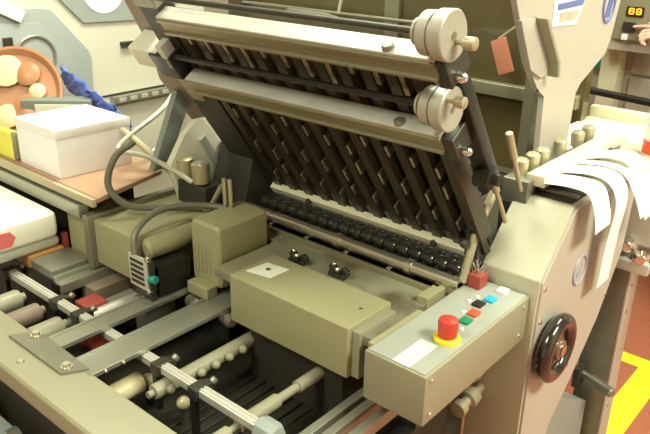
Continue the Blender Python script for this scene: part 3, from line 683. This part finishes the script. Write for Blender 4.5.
fing = [((hx+.012,hy+.018,1.155),(hx-.03,hy+.022,1.157),(hx-.06,hy+.030,1.152),(hx-.088,hy+.036,1.148)),   # index, pointing
        ((hx+.012,hy+.008,1.145),(hx-.03,hy-.0,1.140),(hx-.04,hy-.01,1.115),(hx-.015,hy-.008,1.105)),
        ((hx+.012,hy+.0,1.135),(hx-.026,hy-.008,1.126),(hx-.034,hy-.014,1.102),(hx-.010,hy-.012,1.094)),
        ((hx+.014,hy-.008,1.125),(hx-.018,hy-.014,1.114),(hx-.024,hy-.018,1.094),(hx-.004,hy-.016,1.088)),
        ((hx+.05,hy+.012,1.160),(hx+.018,hy+.024,1.178),(hx-.006,hy+.030,1.176),(hx-.026,hy+.030,1.166))]
for f in fing:
    skin('finger', f, [(0,1),(1,2),(2,3)], [.010,.0088,.008,.0068], 'skin', pe)
# clothing, hair, face
skin('shirt', [(px,py,.98),(px,py,1.15),(px,py,1.36),(px,py,1.44),(px-.10,py+.15,1.38),(px-.20,py+.163,1.27),(px+.05,py-.18,1.38),(px+.066,py-.203,1.24)], [(0,1),(1,2),(2,3),(2,4),(4,5),(2,6),(6,7)], [.15,.145,.165,.075,.068,.06,.068,.06], 'shirt', pe)
skin('trousers', [(px,py,.96),(px-.02,py+.09,.88),(px-.02,py+.10,.48),(px,py+.10,.07),(px-.02,py-.09,.88),(px-.02,py-.10,.48),(px,py-.10,.07)], [(0,1),(1,2),(2,3),(0,4),(4,5),(5,6)], [.145,.10,.075,.06,.10,.075,.06], 'trousers', pe)
for sy in (.10,-.10): MB().box(px-.20,px+.06,py+sy-.05,py+sy+.05,.0,.10,b=.03).build('shoe','dark',pe)
MB().ball((px+.012,py,1.70),.098,24).build('hair','hair',pe)
MB().ball((px-.088,py+.035,1.67),.011).ball((px-.088,py-.03,1.67),.011).build('eyes','white',pe)
MB().lathe((px-.085,py,1.66),(px-.125,py,1.63),[(0,.008),(.03,.014),(.04,.006),(.042,0)],12).build('nose','skin',pe)
MB().box(px-.10,px-.08,py-.022,py+.022,1.592,1.60,b=.002).build('mouth','redb',pe)

# ------------------------------------------------------------------ lamps
def lamp(x,y,sx,sy,power,name='ceiling_light'):
    t = thing(name, 'ceiling fluorescent light panel', 'ceiling light', (x,y,2.8), 0, 'ceiling light panels')
    MB().box(x-sx/2,x+sx/2,y-sy/2,y+sy/2,2.765,2.80,b=.004).build('frame','white',t)
    M.setdefault('tubeglow', mat('tube_glow',(.9,.9,.8),.5,emit=(.97,1,.82),estr=3))
    MB().box(x-sx/2+.03,x+sx/2-.03,y-sy/2+.03,y+sy/2-.03,2.755,2.766).build('diffuser','tubeglow',t)
    l = bpy.data.lights.new('ceiling_lamp','AREA'); l.shape='RECTANGLE'; l.size=sx-.06; l.size_y=sy-.06; l.energy=power; l.color=(.97,1,.79)
    o = bpy.data.objects.new('ceiling_lamp', l); C.objects.link(o); o.parent = t; o.location = (0,0,-.06)
lamp(-1.5,1.5,.6,1.2,34); lamp(1.1,1.3,.6,1.2,78); lamp(-.9,-.8,.6,1.2,34); lamp(-2.6,3.3,.6,1.2,20); lamp(-.2,2.5,.6,1.2,22)
w = bpy.data.worlds.new('World'); bpy.context.scene.world = w; w.use_nodes = True
w.node_tree.nodes['Background'].inputs['Color'].default_value = (1,.95,.8,1); w.node_tree.nodes['Background'].inputs['Strength'].default_value = .1

# ------------------------------------------------------------------ camera
ya, pi_, ro, f = -.705659, .393549, -.0174577, 720.63
fw = Vector((math.sin(ya)*math.cos(pi_), math.cos(ya)*math.cos(pi_), -math.sin(pi_)))
rt_ = Vector((math.cos(ya), -math.sin(ya), 0)); dn = fw.cross(rt_)
r2 = rt_*math.cos(ro)+dn*math.sin(ro); d2 = -rt_*math.sin(ro)+dn*math.cos(ro)
cam = bpy.data.cameras.new('camera'); co = bpy.data.objects.new('camera', cam); C.objects.link(co)
mx = Matrix((r2, -d2, -fw)).transposed().to_4x4(); mx.translation = Vector((0,0,1.55)); co.matrix_world = mx
cam.sensor_width = 36; cam.lens = f/650*36; cam.clip_start = .02
s = bpy.context.scene; s.camera = co
s.view_settings.view_transform = 'Standard'; s.view_settings.look = 'None'; s.view_settings.gamma = 1; s.view_settings.use_curve_mapping = False
s.view_settings.exposure = 0.5
